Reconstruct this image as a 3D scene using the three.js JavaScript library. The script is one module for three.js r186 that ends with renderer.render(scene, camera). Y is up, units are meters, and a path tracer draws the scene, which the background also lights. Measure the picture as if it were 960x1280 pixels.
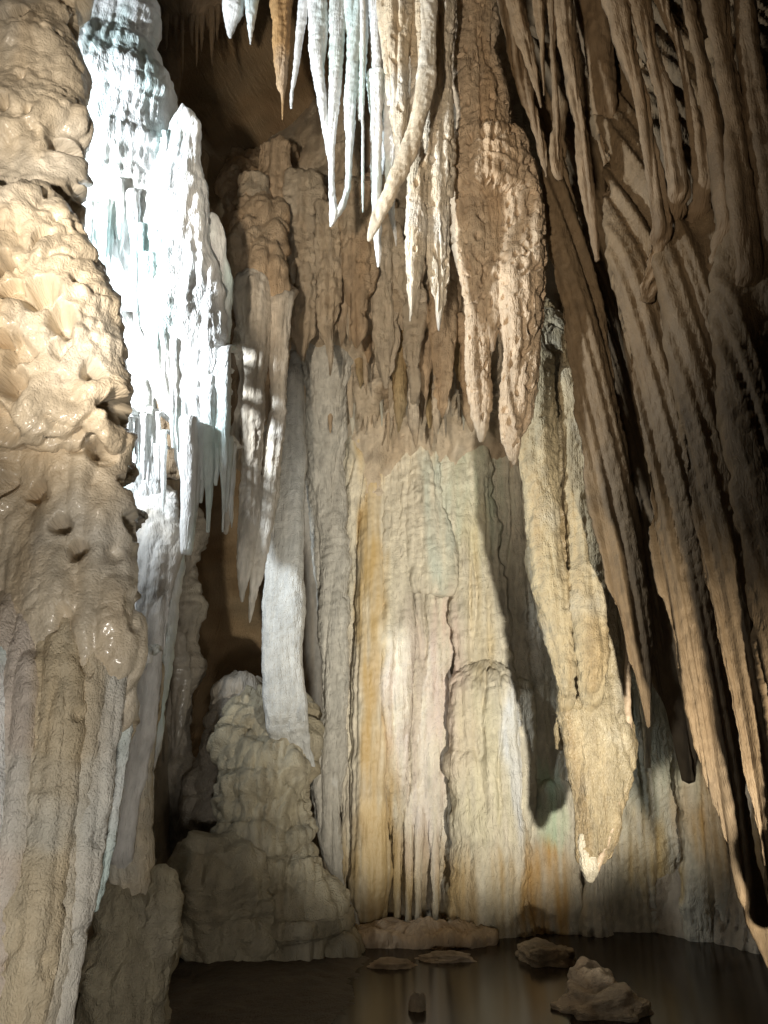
import * as THREE from 'three';

// ───────────────────────── camera, light, exposure ─────────────────────────
const FOV = 65, PITCH = 15 * Math.PI / 180, EYE = 2.05;
const scene = new THREE.Scene();
scene.background = new THREE.Color(0, 0, 0);                 // inside a cave: no sky
const camera = new THREE.PerspectiveCamera(FOV, 3 / 4, 0.05, 120);
camera.position.set(0, EYE, 0);
camera.lookAt(0, EYE + Math.sin(PITCH), -Math.cos(PITCH));
const renderer = new THREE.WebGLRenderer();
renderer.toneMapping = THREE.LinearToneMapping;
renderer.toneMappingExposure = 1;
renderer.shadowMap.enabled = true;

// photo pixel (960 x 1280) at a distance d in front of the camera -> point in metres
const FPX = 640 / Math.tan(FOV * Math.PI / 360), CP = Math.cos(PITCH), SP = Math.sin(PITCH);
function W(px, py, d) {
  const a = (px - 480) / FPX, b = -(py - 640) / FPX;
  const y = SP + b * CP, z = -CP + b * SP, t = d / -z;
  return new THREE.Vector3(a * t, EYE + y * t, -d);
}

// lamps of the show cave, out of view; the last is an added fill
const LAMPS = [
  { at: new THREE.Vector3(-4.3, 5.6, -4.15), aim: W(150, 315, 6.1), color: [0.86, 0.94, 1.0], cd: 215, angle: 0.98, pen: 0.85, size: 9,
    label: 'small grey floodlight beside the white flowstone' },
  { at: new THREE.Vector3(1.85, 0.22, -1.75), aim: W(600, 800, 9.2), color: [1.0, 0.94, 0.81], cd: 240, angle: 0.47, pen: 0.95, size: 4.5,
    label: 'small grey floodlight low among the rocks by the pool' },
  { at: new THREE.Vector3(-1.6, 2.5, 0.2), aim: W(515, 280, 6.6), color: [1.0, 0.87, 0.70], cd: 148, angle: 0.465, pen: 1, size: 8,
    label: 'small grey floodlight fixed high beside the visitor path' },
  { at: new THREE.Vector3(-0.1, 1.0, -0.1), aim: W(150, 880, 6), color: [1.0, 0.94, 0.84], cd: 25, angle: 0.8, pen: 1, size: 9,
    label: 'small grey floodlight added as soft fill low beside the visitor path' },
];

// ───────────────────────── noise ─────────────────────────
function rng(seed) { let s = seed >>> 0; return () => { s = (s + 0x6D2B79F5) >>> 0; let t = s; t = Math.imul(t ^ (t >>> 15), t | 1); t ^= t + Math.imul(t ^ (t >>> 7), t | 61); return ((t ^ (t >>> 14)) >>> 0) / 4294967296; }; }
const PERM = new Uint8Array(512); { const r = rng(11), p = [...Array(256).keys()]; for (let i = 255; i > 0; i--) { const j = Math.floor(r() * (i + 1)); [p[i], p[j]] = [p[j], p[i]]; } for (let i = 0; i < 512; i++) PERM[i] = p[i & 255]; }
const GX = [1, -1, 1, -1, 1, -1, 1, -1, 0, 0, 0, 0, 1, -1, 0, 0], GY = [1, 1, -1, -1, 0, 0, 0, 0, 1, -1, 1, -1, 1, 1, -1, -1], GZ = [0, 0, 0, 0, 1, 1, -1, -1, 1, 1, -1, -1, 0, 0, 1, -1];
function noise(x, y, z) {
  const X0 = Math.floor(x), Y0 = Math.floor(y), Z0 = Math.floor(z), X = X0 & 255, Y = Y0 & 255, Z = Z0 & 255;
  x -= X0; y -= Y0; z -= Z0;
  const u = x * x * x * (x * (x * 6 - 15) + 10), v = y * y * y * (y * (y * 6 - 15) + 10), w = z * z * z * (z * (z * 6 - 15) + 10);
  const A = PERM[X] + Y, AA = PERM[A & 255] + Z, AB = PERM[(A + 1) & 255] + Z, B = PERM[X + 1] + Y, BA = PERM[B & 255] + Z, BB = PERM[(B + 1) & 255] + Z;
  const g = (h, a, b, c) => { h &= 15; return GX[h] * a + GY[h] * b + GZ[h] * c; };
  const l = (t, a, b) => a + t * (b - a);
  return l(w, l(v, l(u, g(PERM[AA & 511], x, y, z), g(PERM[BA & 511], x - 1, y, z)), l(u, g(PERM[AB & 511], x, y - 1, z), g(PERM[BB & 511], x - 1, y - 1, z))),
    l(v, l(u, g(PERM[(AA + 1) & 511], x, y, z - 1), g(PERM[(BA + 1) & 511], x - 1, y, z - 1)), l(u, g(PERM[(AB + 1) & 511], x, y - 1, z - 1), g(PERM[(BB + 1) & 511], x - 1, y - 1, z - 1))));
}
function fbm(x, y, z, n = 4) { let s = 0, a = 0.55; for (let i = 0; i < n; i++) { s += a * noise(x, y, z); x = x * 2.03 + 7.1; y = y * 2.03 + 3.3; z = z * 2.03 + 5.7; a *= 0.5; } return s; }
function cells(x, y, z) {   // distance to the nearest of one jittered point per cell
  const X = Math.floor(x), Y = Math.floor(y), Z = Math.floor(z); let best = 9;
  for (let i = -1; i < 2; i++) for (let j = -1; j < 2; j++) for (let k = -1; k < 2; k++) {
    const h = PERM[(PERM[(PERM[(X + i) & 255] + Y + j) & 255] + Z + k) & 255], h2 = PERM[h], h3 = PERM[h2];
    const a = X + i + 0.15 + h / 364 - x, b = Y + j + 0.15 + h2 / 364 - y, c = Z + k + 0.15 + h3 / 364 - z, d = a * a + b * b + c * c;
    if (d < best) best = d;
  }
  return Math.sqrt(best);
}
const clamp = (x, a = 0, b = 1) => x < a ? a : x > b ? b : x;
const sm = (a, b, x) => { const t = clamp((x - a) / (b - a)); return t * t * (3 - 2 * t); };
const lerp = (a, b, t) => a + (b - a) * t;

// relief recipes: metres of relief at a point
const flute = (a, f, ys = 0.1, o = 0) => (x, y, z) => { const n = Math.abs(noise(x * f + o, y * f * ys + o, z * f)) * 2.2; return a * (Math.pow(Math.min(n, 1.2), 0.6) - 0.6); };
const crinkle = (a, f, oct = 3) => (x, y, z) => a * 1.6 * fbm(x * f, y * f, z * f, oct);
const ripple = (a, f) => (x, y, z) => { const w = noise(x * 2, y * 2, z * 2) * 1.4, n = 1 - Math.abs(noise(x * f * 0.45 + w, y * f + w * 2, z * f * 0.45)) * 2.4, k = sm(-0.2, 0.35, noise(x * 1.7 + 5, y * 0.9, z * 1.7)); return a * 0.55 * Math.max(0, n) * (0.15 + 0.85 * k); };
const knobs = (a, f, ys = 0.8) => (x, y, z) => { const q = noise(x * f * 0.6, y * f * 0.6, z * f * 0.6) * 0.9, w = noise(x * f * 1.7 + 4, y * f * 1.7, z * f * 1.7) * 0.3, d = cells(x * f + q + w, y * f * ys - q, z * f + q - w); return a * (Math.sqrt(Math.max(0, 1.04 - d * d * 1.1)) - 0.5) * (0.35 + 1.1 * sm(-0.3, 0.35, noise(x * f * 0.3 + 9, y * f * 0.3, z * f * 0.3))); };
const bulge = (a, f, ys = 0.6) => (x, y, z) => a * 1.8 * noise(x * f + 3.7, y * f * ys + 1.3, z * f + 9.2);
const pits = (a, f, th = 0.3) => (x, y, z) => -a * sm(th, th + 0.16, noise(x * f + 8.8, y * f * 0.7, z * f + 4.4));
const grooves = (a, f, ys = 0.05, w = 0.16) => (x, y, z) => { const q = noise(x * 3, y * 1.5, z * 3) * 0.25; return -a * (1 - sm(0, w, Math.abs(noise(x * f + q + 2.2, y * f * ys + 6.1, z * f + q)))) * sm(-0.25, 0.2, noise(x * 1.9 + 1, y * 0.8, z)); };
const sum = (...fs) => (x, y, z) => { let s = 0; for (const f of fs) s += f(x, y, z); return s; };

// mineral colours: a base mixed with streaks and patches of others, all linear reflectances
const mineral = (base, streak, patch, o = {}) => (x, y, z) => {
  const { sf = 2.6, pf = 1.3, s = 0.6, p = 0.5, g = 0.16, ys = 0.12 } = o;
  const k1 = s * sm(-0.1, 0.35, fbm(x * sf + 4, y * sf * ys + 1, z * sf, 3)), k2 = p * sm(0, 0.4, fbm(x * pf + 17, y * pf * 0.7, z * pf + 9, 4));
  const k3 = 0.4 * sm(0.12, 0.42, fbm(x * 5 + 31, y * 2.2, z * 5, 4)), q = (1 + g * (fbm(x * 11, y * 5, z * 11, 3) * 1.9 + 0.9 * noise(x * 31, y * 14, z * 31) + 1.1 * noise(x * 23, y * 1.3, z * 23))) * (1 - k3 * (o.d ?? 0.6));
  const r = [0, 0, 0]; for (let i = 0; i < 3; i++) r[i] = clamp(lerp(lerp(base[i], streak[i], k1), patch[i], k2) * q, 0.01, 0.92); return r;
};

// ───────────────────────── materials ─────────────────────────
function tileNoise(x, y, px, py, o) {   // gradient noise that repeats every px by py cells
  const X = Math.floor(x), Y = Math.floor(y), u = x - X, v = y - Y, f = (t) => t * t * t * (t * (t * 6 - 15) + 10);
  const g = (i, j) => { const a = PERM[(PERM[((X + i) % px + o) & 255] + (Y + j) % py) & 255] / 256 * Math.PI * 2; return Math.cos(a) * (u - i) + Math.sin(a) * (v - j); };
  return lerp(lerp(g(0, 0), g(1, 0), f(u)), lerp(g(0, 1), g(1, 1), f(u)), f(v));
}
function grain(size, o, mix) {     // tileable fine relief from layers [cells across, cells down, strength, 1 for rounded lobes with sharp creases]
  const data = new Uint8Array(size * size * 4);
  for (let j = 0; j < size; j++) for (let i = 0; i < size; i++) {
    let v = 0; const x = i / size, y = j / size, w = 0.012 * tileNoise(x * 6, y * 6, 6, 6, o + 50) + 1;
    for (const [px, py, a, lobed] of mix) { const n = tileNoise((x + w) % 1 * px, y * py, px, py, o + px); v += a * (lobed ? Math.sqrt(Math.abs(n)) * 1.2 - 0.6 : n); }
    const q = clamp(0.5 + v) * 255; data.set([q, q, q, 255], (j * size + i) * 4);
  }
  const t = new THREE.DataTexture(data, size, size); t.wrapS = t.wrapT = THREE.RepeatWrapping; t.magFilter = THREE.LinearFilter; t.needsUpdate = true; return t;
}
const grainA = grain(1024, 3, [[26, 4, 0.26, 1], [58, 9, 0.2, 1], [44, 36, 0.22], [90, 80, 0.2, 1], [170, 150, 0.18]]), grainB = grain(1024, 71, [[34, 5, 0.2, 1], [70, 14, 0.18, 1], [90, 70, 0.16], [160, 140, 0.14]]), grainC = grain(1024, 29, [[22, 20, 0.25, 1], [48, 46, 0.25, 1], [100, 96, 0.2], [200, 190, 0.15]]);
grainA.repeat.set(0.6, 0.45); grainB.repeat.set(0.7, 0.5); grainC.repeat.set(0.9, 0.9);
const rock = (o) => new THREE.MeshPhysicalMaterial({ vertexColors: true, roughness: 0.72, bumpMap: grainA, bumpScale: 0.024, side: THREE.DoubleSide, ...o });
const M = {
  dry: rock({ roughness: 0.85, specularIntensity: 0.5 }),
  damp: rock({ roughness: 0.62, specularIntensity: 0.6 }),
  lumpy: rock({ roughness: 0.62, specularIntensity: 0.6, bumpMap: grainC }),
  wet: rock({ roughness: 0.5, clearcoat: 0.35, clearcoatRoughness: 0.16, bumpMap: grainC, bumpScale: 0.009 }),
  moist: rock({ roughness: 0.45, specularIntensity: 0.9 }),
  drape: rock({ roughness: 0.7, specularIntensity: 0.5, bumpMap: grainB, bumpScale: 0.012 }),
  pipe: rock({ roughness: 0.55, specularIntensity: 0.7, bumpMap: grainC, bumpScale: 0.014 }),
  smooth: rock({ roughness: 0.5, specularIntensity: 0.7, bumpMap: grainB, bumpScale: 0.009 }),
  calcite: rock({ roughness: 0.6, specularIntensity: 0.6, bumpMap: grainB, bumpScale: 0.014 }),
};

// ───────────────────────── builders ─────────────────────────
const used = {};
const numbered = (n) => { const k = used[n] = (used[n] ?? -1) + 1; return k ? n + '_' + String(k).padStart(3, '0') : n; };
function tag(o, label, category, group) { o.userData.label = label; o.userData.category = category; if (group) o.userData.group = group; o.traverse((c) => { c.castShadow = c.receiveShadow = true; }); return o; }
function finish(pos, uv, col, idx, nu, nv, wrap) {
  const g = new THREE.BufferGeometry();
  g.setAttribute('position', new THREE.BufferAttribute(pos, 3)); g.setAttribute('uv', new THREE.BufferAttribute(uv, 2)); g.setAttribute('color', new THREE.BufferAttribute(col, 3));
  g.setIndex(new THREE.BufferAttribute(new Uint32Array(idx), 1)); g.computeVertexNormals();
  if (wrap) { const n = g.attributes.normal; for (let j = 0; j <= nv; j++) { const a = j * (nu + 1), b = a + nu, x = n.getX(a) + n.getX(b), y = n.getY(a) + n.getY(b), z = n.getZ(a) + n.getZ(b), l = Math.hypot(x, y, z) || 1; n.setXYZ(a, x / l, y / l, z / l); n.setXYZ(b, x / l, y / l, z / l); } }
  return g;
}
const cat = (a, b, c, d, t) => 0.5 * (2 * b + (c - a) * t + (2 * a - 5 * b + 4 * c - d) * t * t + (3 * b - a - 3 * c + d) * t * t * t);
function along(rows, f) {   // smooth lookup in a list of rows
  const n = rows.length - 1, i = Math.min(Math.floor(f), n - 1), t = f - i, R = (k) => rows[clamp(k, 0, n)];
  return R(i).map((_, c) => cat(R(i - 1)[c], R(i)[c], R(i + 1)[c], R(i + 2)[c], t));
}
// A hanging or standing formation. rows: [photo y, left x, right x] (or with a distance of its own) down its outline, at distance d; it has an oval section kd times as deep as wide.
function formation(rows, d, o) {
  const { kd = 0.7, n = 2, res = 0.02, relief, color, back = 0.22, maxDeep = 9, sink = [0, 0], wob = 1 } = o;
  const R = rows.map(([py, a, b, dd]) => { const D = dd ?? d, l = W(a, py, D), r = W(b, py, D); return [(l.x + r.x) / 2, l.y, -D, Math.max((r.x - l.x) / 2, 0.002)]; });
  let len = 0, wid = 0; const cum = [0];
  for (let i = 1; i < R.length; i++) { len += Math.hypot(R[i][0] - R[i - 1][0], R[i][1] - R[i - 1][1], R[i][2] - R[i - 1][2]); cum.push(len); }
  for (const r of R) wid = Math.max(wid, r[3]);
  const nv = Math.max(8, Math.round(len / res)), deepest = Math.min(wid * kd, maxDeep), half = Math.PI * (wid + deepest) / 2;
  const nf = Math.max(8, Math.round(half / res)), nb = Math.max(4, Math.round(nf * back)), nu = nf + nb;
  const N = (nu + 1) * (nv + 1), pos = new Float32Array(N * 3), uv = new Float32Array(N * 2), col = new Float32Array(N * 3), thick = new Float32Array(N), idx = [];
  const so = R[0][0] * 3.7 + R[0][1], e = 2 / n; let seg = 0;
  const UX = [], UZ = []; {   // evenly spaced points of the oval section
    const q = deepest / wid, fx = [], fz = [], L = [0]; for (let i = 0; i <= 600; i++) { const th = Math.PI * i / 600, c = Math.cos(th), w = Math.sin(th); fx.push(-Math.sign(c) * Math.pow(Math.abs(c), e)); fz.push(Math.pow(Math.abs(w), e)); if (i) L.push(L[i - 1] + Math.hypot(fx[i] - fx[i - 1], (fz[i] - fz[i - 1]) * q)); }
    const at = (t) => { const l = t * L[600]; let k = 0, b = 600; while (b - k > 1) { const m = (k + b) >> 1; if (L[m] <= l) k = m; else b = m; } const f = (l - L[k]) / (L[k + 1] - L[k] || 1); return [lerp(fx[k], fx[k + 1], f), lerp(fz[k], fz[k + 1], f)]; };
    for (let i = 0; i <= nf; i++) { const [a, b] = at(i / nf); UX.push(a); UZ.push(b); }
    for (let i = 1; i <= nb; i++) { const [a, b] = at(1 - i / nb); UX.push(a); UZ.push(-b); }
  }
  for (let j = 0; j <= nv; j++) {
    const s = len * j / nv; while (seg < R.length - 2 && cum[seg + 1] < s) seg++;
    let [cx, cy, cz, hw] = along(R, seg + clamp((s - cum[seg]) / (cum[seg + 1] - cum[seg] || 1)));
    const e1 = 1 - sm(0, 0.16, s / len), e2 = sm(0.86, 1, s / len); cz -= sink[0] * e1 + sink[1] * e2;
    const wl = wob * hw * (0.16 * noise(cy * 2.3, so, 1.5) + 0.08 * noise(cy * 7.1, so, 4.5)), wr = wob * hw * (0.16 * noise(cy * 2.3, so, 11.5) + 0.08 * noise(cy * 7.1, so, 14.5));
    cx += (wr - wl) / 2; hw += (wl + wr) / 2;
    const cl = Math.min(o.cap ?? 0.7, 0.7) * Math.min(wid, 0.35), rnd = (q, L) => q < L && L > 0 ? Math.sqrt(Math.max(0.0004, 1 - (1 - q / L) ** 2)) : 1;
    hw *= rnd(s, cl) * rnd(len - s, Math.min(cl, R[R.length - 1][3] * 0.8));
    const h = Math.max(hw, 0.0015), dp = Math.min(h * kd, maxDeep);
    for (let i = 0; i <= nu; i++) {
      const k = j * (nu + 1) + i; pos[k * 3] = cx + h * UX[i]; pos[k * 3 + 1] = cy; pos[k * 3 + 2] = cz + dp * UZ[i]; thick[k] = Math.min(h, dp);
      uv[k * 2] = (i <= nf ? i / nf : 1 + (i - nf) / nf) * half; uv[k * 2 + 1] = s;
    }
  }
  const base = pos.slice(), A = new THREE.Vector3(), B = new THREE.Vector3(), at3 = (v, k) => v.set(base[k * 3], base[k * 3 + 1], base[k * 3 + 2]), T = new THREE.Vector3();
  for (let j = 0; j <= nv; j++) for (let i = 0; i <= nu; i++) {
    const k = j * (nu + 1) + i, r = j * (nu + 1); at3(A, r + (i ? i - 1 : nu - 1)); at3(T, r + (i < nu ? i + 1 : 1)); A.sub(T);
    at3(B, Math.min(j + 1, nv) * (nu + 1) + i); at3(T, Math.max(j - 1, 0) * (nu + 1) + i); B.sub(T); A.cross(B); const l = A.length(); if (l < 1e-12) A.set(0, 0, 0); else A.multiplyScalar(1 / l);
    const x = base[k * 3], y = base[k * 3 + 1], z = base[k * 3 + 2], t = thick[k], m = Math.max((relief ? relief(x, y, z) : 0) * (0.25 + 0.75 * Math.min(1, t / 0.05)), -0.6 * t);
    pos[k * 3] = x + A.x * m; pos[k * 3 + 1] = y + A.y * m; pos[k * 3 + 2] = z + A.z * m;
    const c = color(x, y, z); col[k * 3] = c[0]; col[k * 3 + 1] = c[1]; col[k * 3 + 2] = c[2];
  }
  for (let j = 0; j <= nv; j++) { const a = (j * (nu + 1)) * 3, b = (j * (nu + 1) + nu) * 3; for (let c = 0; c < 3; c++) pos[b + c] = pos[a + c]; }
  for (let j = 0; j < nv; j++) for (let i = 0; i < nu; i++) { const a = j * (nu + 1) + i, b = a + nu + 1; idx.push(a, b, a + 1, b, b + 1, a + 1); }
  return finish(pos, uv, col, idx, nu, nv, true);
}
function meshOf(name, g, m) {   // sets the mesh's origin at the middle of its top
  g.computeBoundingBox(); const b = g.boundingBox, o = new THREE.Vector3((b.min.x + b.max.x) / 2, b.max.y, (b.min.z + b.max.z) / 2);
  g.translate(-o.x, -o.y, -o.z); const me = new THREE.Mesh(g, m); me.name = name; me.position.copy(o); return me;
}
function solo(name, label, category, rows, d, o, group) { const me = meshOf(numbered(name), formation(rows, d, o), o.mat ?? M.damp); scene.add(me); return tag(me, label, category, group); }
function set(name, label, category, parts, group) {   // parts: [name, rows, d, options]
  const G = new THREE.Group(); G.name = numbered(name);
  const ms = parts.map(([pn, rows, d, o]) => meshOf(pn, formation(rows, d, o), o.mat ?? M.damp));
  G.position.copy(ms[0].position); for (const m of ms) { m.position.sub(G.position); G.add(m); }
  scene.add(G); return tag(G, label, category, group);
}
const taper = (px, top, tip, w, lean = 0, pw = 0.75, seed = 1) => {   // outline of one icicle-like stalactite
  const r = rng(seed), out = [], n = 6; for (let i = 0; i <= n; i++) { const t = i / n, h = Math.max(w / 2 * Math.pow(1 - t, pw) * (1 + (r() - 0.5) * 0.22), 0.4), c = px + lean * t + (r() - 0.5) * w * 0.12; out.push([lerp(top, tip, t), c - h, c + h]); } return out;
};
function sheet(name, nu, nv, at, relief, color, mat, dir) {   // a rock face from a grid of points; relief pushes it along dir
  const pos = new Float32Array((nu + 1) * (nv + 1) * 3), uv = new Float32Array((nu + 1) * (nv + 1) * 2), col = new Float32Array((nu + 1) * (nv + 1) * 3), idx = [];
  for (let j = 0; j <= nv; j++) for (let i = 0; i <= nu; i++) {
    const p = at(i / nu, j / nv), k = j * (nu + 1) + i, h = relief(p.x, p.y, p.z), v = typeof dir === 'function' ? dir(p) : dir, c = color(p.x, p.y, p.z);
    pos[k * 3] = p.x + v.x * h; pos[k * 3 + 1] = p.y + v.y * h; pos[k * 3 + 2] = p.z + v.z * h; uv[k * 2] = p.x + p.z * 0.4; uv[k * 2 + 1] = p.y + p.z * 0.5; col.set(c, k * 3);
  }
  for (let j = 0; j < nv; j++) for (let i = 0; i < nu; i++) { const a = j * (nu + 1) + i, b = a + nu + 1; idx.push(a, b, a + 1, b, b + 1, a + 1); }
  const me = new THREE.Mesh(finish(pos, uv, col, idx, nu, nv, false), mat); me.name = name; me.userData.kind = 'structure'; me.castShadow = me.receiveShadow = true; scene.add(me); return me;
}

// colours
const C = {
  white: mineral([0.76, 0.76, 0.75], [0.46, 0.64, 0.62], [0.66, 0.62, 0.54], { s: 0.65, p: 0.35, g: 0.12, d: 0.3, ys: 0.3 }),
  cream: mineral([0.62, 0.54, 0.42], [0.54, 0.40, 0.24], [0.65, 0.62, 0.56], { s: 0.55, p: 0.6, pf: 2.2 }),
  pillar: mineral([0.54, 0.47, 0.36], [0.50, 0.36, 0.17], [0.55, 0.55, 0.50], { s: 0.8, p: 0.7, sf: 5, ys: 0.04, pf: 2.5, d: 0.3 }),
  pale: mineral([0.56, 0.53, 0.44], [0.44, 0.47, 0.39], [0.58, 0.48, 0.40], { s: 0.55, p: 0.45, sf: 4.5 }),
  pink: mineral([0.54, 0.47, 0.40], [0.46, 0.33, 0.20], [0.50, 0.48, 0.42], { s: 0.4, p: 0.5, sf: 5 }),
  grey: mineral([0.43, 0.41, 0.36], [0.33, 0.30, 0.25], [0.50, 0.47, 0.40], { s: 0.5, p: 0.4, sf: 4 }),
  ochre: mineral([0.50, 0.33, 0.11], [0.44, 0.25, 0.06], [0.55, 0.43, 0.24], { s: 0.7, p: 0.45, sf: 7, ys: 0.05 }),
  green: mineral([0.47, 0.48, 0.36], [0.36, 0.36, 0.22], [0.50, 0.38, 0.20], { s: 0.5, p: 0.5, sf: 4 }),
  gold: mineral([0.33, 0.245, 0.13], [0.29, 0.17, 0.07], [0.38, 0.32, 0.22], { s: 0.6, p: 0.5, sf: 5 }),
  tan: mineral([0.44, 0.33, 0.22], [0.36, 0.23, 0.12], [0.50, 0.42, 0.31], { s: 0.55, p: 0.5 }),
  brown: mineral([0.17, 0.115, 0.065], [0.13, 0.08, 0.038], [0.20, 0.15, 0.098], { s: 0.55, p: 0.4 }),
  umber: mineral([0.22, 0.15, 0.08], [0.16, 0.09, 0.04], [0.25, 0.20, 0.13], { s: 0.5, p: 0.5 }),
  mound: mineral([0.33, 0.29, 0.205], [0.24, 0.195, 0.125], [0.38, 0.345, 0.27], { s: 0.6, p: 0.5, sf: 4, pf: 2.4 }),
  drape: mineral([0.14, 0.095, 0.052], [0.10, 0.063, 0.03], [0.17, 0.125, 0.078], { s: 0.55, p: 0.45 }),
  beige: mineral([0.46, 0.38, 0.28], [0.36, 0.26, 0.16], [0.52, 0.46, 0.37], { s: 0.5, p: 0.6, pf: 2 }),
  stone: mineral([0.25, 0.22, 0.18], [0.19, 0.16, 0.12], [0.30, 0.27, 0.21], { s: 0.5, p: 0.5 }),
};
const V = (x, y, z) => new THREE.Vector3(x, y, z);

// ───────────────────────── the cave itself ─────────────────────────
// back wall and overhanging roof, a coarse map of distances seen from the path
const WPX = [-60, 100, 200, 260, 330, 420, 520, 620, 720, 850, 1040], WPY = [-260, -60, 60, 180, 300, 420, 540, 700, 850, 1000, 1120, 1240];
const WD = [
  [6.5, 6.5, 6.6, 6.8, 6.8, 6.6, 6.4, 6.2, 6, 5.6, 5],
  [7.4, 7.4, 7.6, 8, 7.8, 7.3, 7, 6.9, 7, 6.6, 5.6],
  [8, 8, 10.5, 11.6, 10, 7.9, 7.5, 7.4, 8, 7.6, 6.4],
  [7, 7.3, 8.8, 12.6, 9, 8.1, 7.8, 7.7, 8.8, 8.5, 7],
  [7, 7.3, 8.8, 10.4, 8.3, 8, 7.9, 8, 9.2, 9, 7.5],
  [7, 7.3, 8.8, 9.2, 8.3, 8, 8, 8.1, 9.4, 9.2, 7.6],
  [7, 7.3, 8.8, 11.5, 10.6, 9.05, 9.1, 9.1, 9.5, 9.4, 7.6],
  [7, 7.3, 8.8, 15, 13.4, 9.7, 9.6, 9.6, 9.6, 9.5, 7.6],
  [7, 7.3, 8.8, 15.5, 13.4, 9.8, 9.7, 9.7, 9.6, 9.5, 7.6],
  [7, 7.3, 8.8, 13, 11, 9.8, 9.7, 9.7, 9.5, 9.3, 7.6],
  [7, 7.3, 8.8, 10, 9.8, 9.8, 9.7, 9.7, 9.4, 9.2, 7.6],
  [7, 7.3, 8.8, 9.6, 9.7, 9.7, 9.7, 9.7, 9.3, 9.1, 7.6]];
function wallD(px, py) {
    let i = 0, j = 0; while (i < 9 && WPX[i + 1] < px) i++; while (j < 10 && WPY[j + 1] < py) j++;
    const s = clamp((px - WPX[i]) / (WPX[i + 1] - WPX[i])), t = clamp((py - WPY[j]) / (WPY[j + 1] - WPY[j])), row = (k) => { const r = WD[clamp(k, 0, 11)], g = (c) => r[clamp(c, 0, 10)]; return cat(g(i - 1), g(i), g(i + 1), g(i + 2), s); };
    return cat(row(j - 1), row(j), row(j + 1), row(j + 2), t);
}
{
  const at = (u, v) => { const px = lerp(WPX[0], WPX[10], u), py = lerp(WPY[0], WPY[11], v); return W(px, py, wallD(px, py)); };
  const rel = sum(bulge(0.14, 1.4, 0.8), knobs(0.2, 2.4, 0.5), knobs(0.09, 5.5, 0.55), knobs(0.035, 11, 0.6), flute(0.08, 5, 0.14), crinkle(0.03, 9, 3));
  sheet('cave_wall', 385, 525, at, rel, C.beige, M.lumpy, (p) => { const l = Math.hypot(p.x, p.y - EYE, p.z); return V(-p.x / l, -(p.y - EYE) / l * 0.6, -p.z / l); });
}
{ // the rest of the chamber round the visitor path
  const rel = sum(bulge(0.5, 0.5, 0.8), knobs(0.25, 1.0), crinkle(0.12, 2.5, 3));
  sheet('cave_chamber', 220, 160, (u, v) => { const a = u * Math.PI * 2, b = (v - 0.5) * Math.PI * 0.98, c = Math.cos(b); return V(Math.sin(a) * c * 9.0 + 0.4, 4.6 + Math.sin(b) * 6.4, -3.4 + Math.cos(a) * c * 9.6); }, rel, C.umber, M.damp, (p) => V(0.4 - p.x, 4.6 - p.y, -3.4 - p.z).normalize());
}
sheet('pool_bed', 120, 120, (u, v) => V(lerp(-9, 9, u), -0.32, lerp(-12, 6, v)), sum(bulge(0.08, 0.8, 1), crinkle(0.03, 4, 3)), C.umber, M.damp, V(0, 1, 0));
{
  const water = new THREE.Mesh(new THREE.PlaneGeometry(18, 12, 1, 1), new THREE.MeshPhysicalMaterial({ color: new THREE.Color(0.032, 0.022, 0.013), roughness: 0.16, ior: 1.33, specularIntensity: 0.5, bumpMap: grainC, bumpScale: 0.0006 }));
  water.rotation.x = -Math.PI / 2; water.position.set(0, 0, -6); water.name = 'pool_water'; water.userData.kind = 'structure'; water.receiveShadow = true; scene.add(water);
}

{ // dark mud bank between the mound and the water
  const mud = mineral([0.075, 0.055, 0.035], [0.055, 0.04, 0.024], [0.10, 0.078, 0.05], { s: 0.5, p: 0.6, pf: 3 });
  sheet('mud_bank', 150, 130, (u, v) => { const x = lerp(-3.4, 1.2, u), z = lerp(-9.4, -4.6, v), q = 0.25 * noise(x * 1.2, 0, z * 1.2), e = Math.max(0, 1 - Math.hypot((x + 1.3) / 1.5 + q, (z + 7.3) / 2.4 + q)); return V(x, -0.1 + 0.30 * Math.sqrt(e) * 0.62, z); }, sum(bulge(0.02, 1.6, 1), knobs(0.025, 4, 1), crinkle(0.012, 9, 3)), mud, M.lumpy, V(0, 1, 0));
}

// ───────────────────────── pale back wall: its columns and curtains ─────────────────────────
const fine = 0.0158;
const wallRel = sum(bulge(0.05, 1.6, 0.5), flute(0.03, 7, 0.07), grooves(0.05, 5, 0.05, 0.1), flute(0.014, 17, 0.06, 7), knobs(0.02, 6, 0.35), ripple(0.012, 14), crinkle(0.014, 16, 3));
const ribRel = sum(bulge(0.04, 2, 0.4), flute(0.035, 7, 0.12), ripple(0.02, 13), crinkle(0.014, 14, 3));
const smoothRel = sum(bulge(0.03, 2, 0.3), flute(0.022, 10, 0.04), flute(0.01, 20, 0.06, 5), crinkle(0.008, 18, 2));
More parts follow.
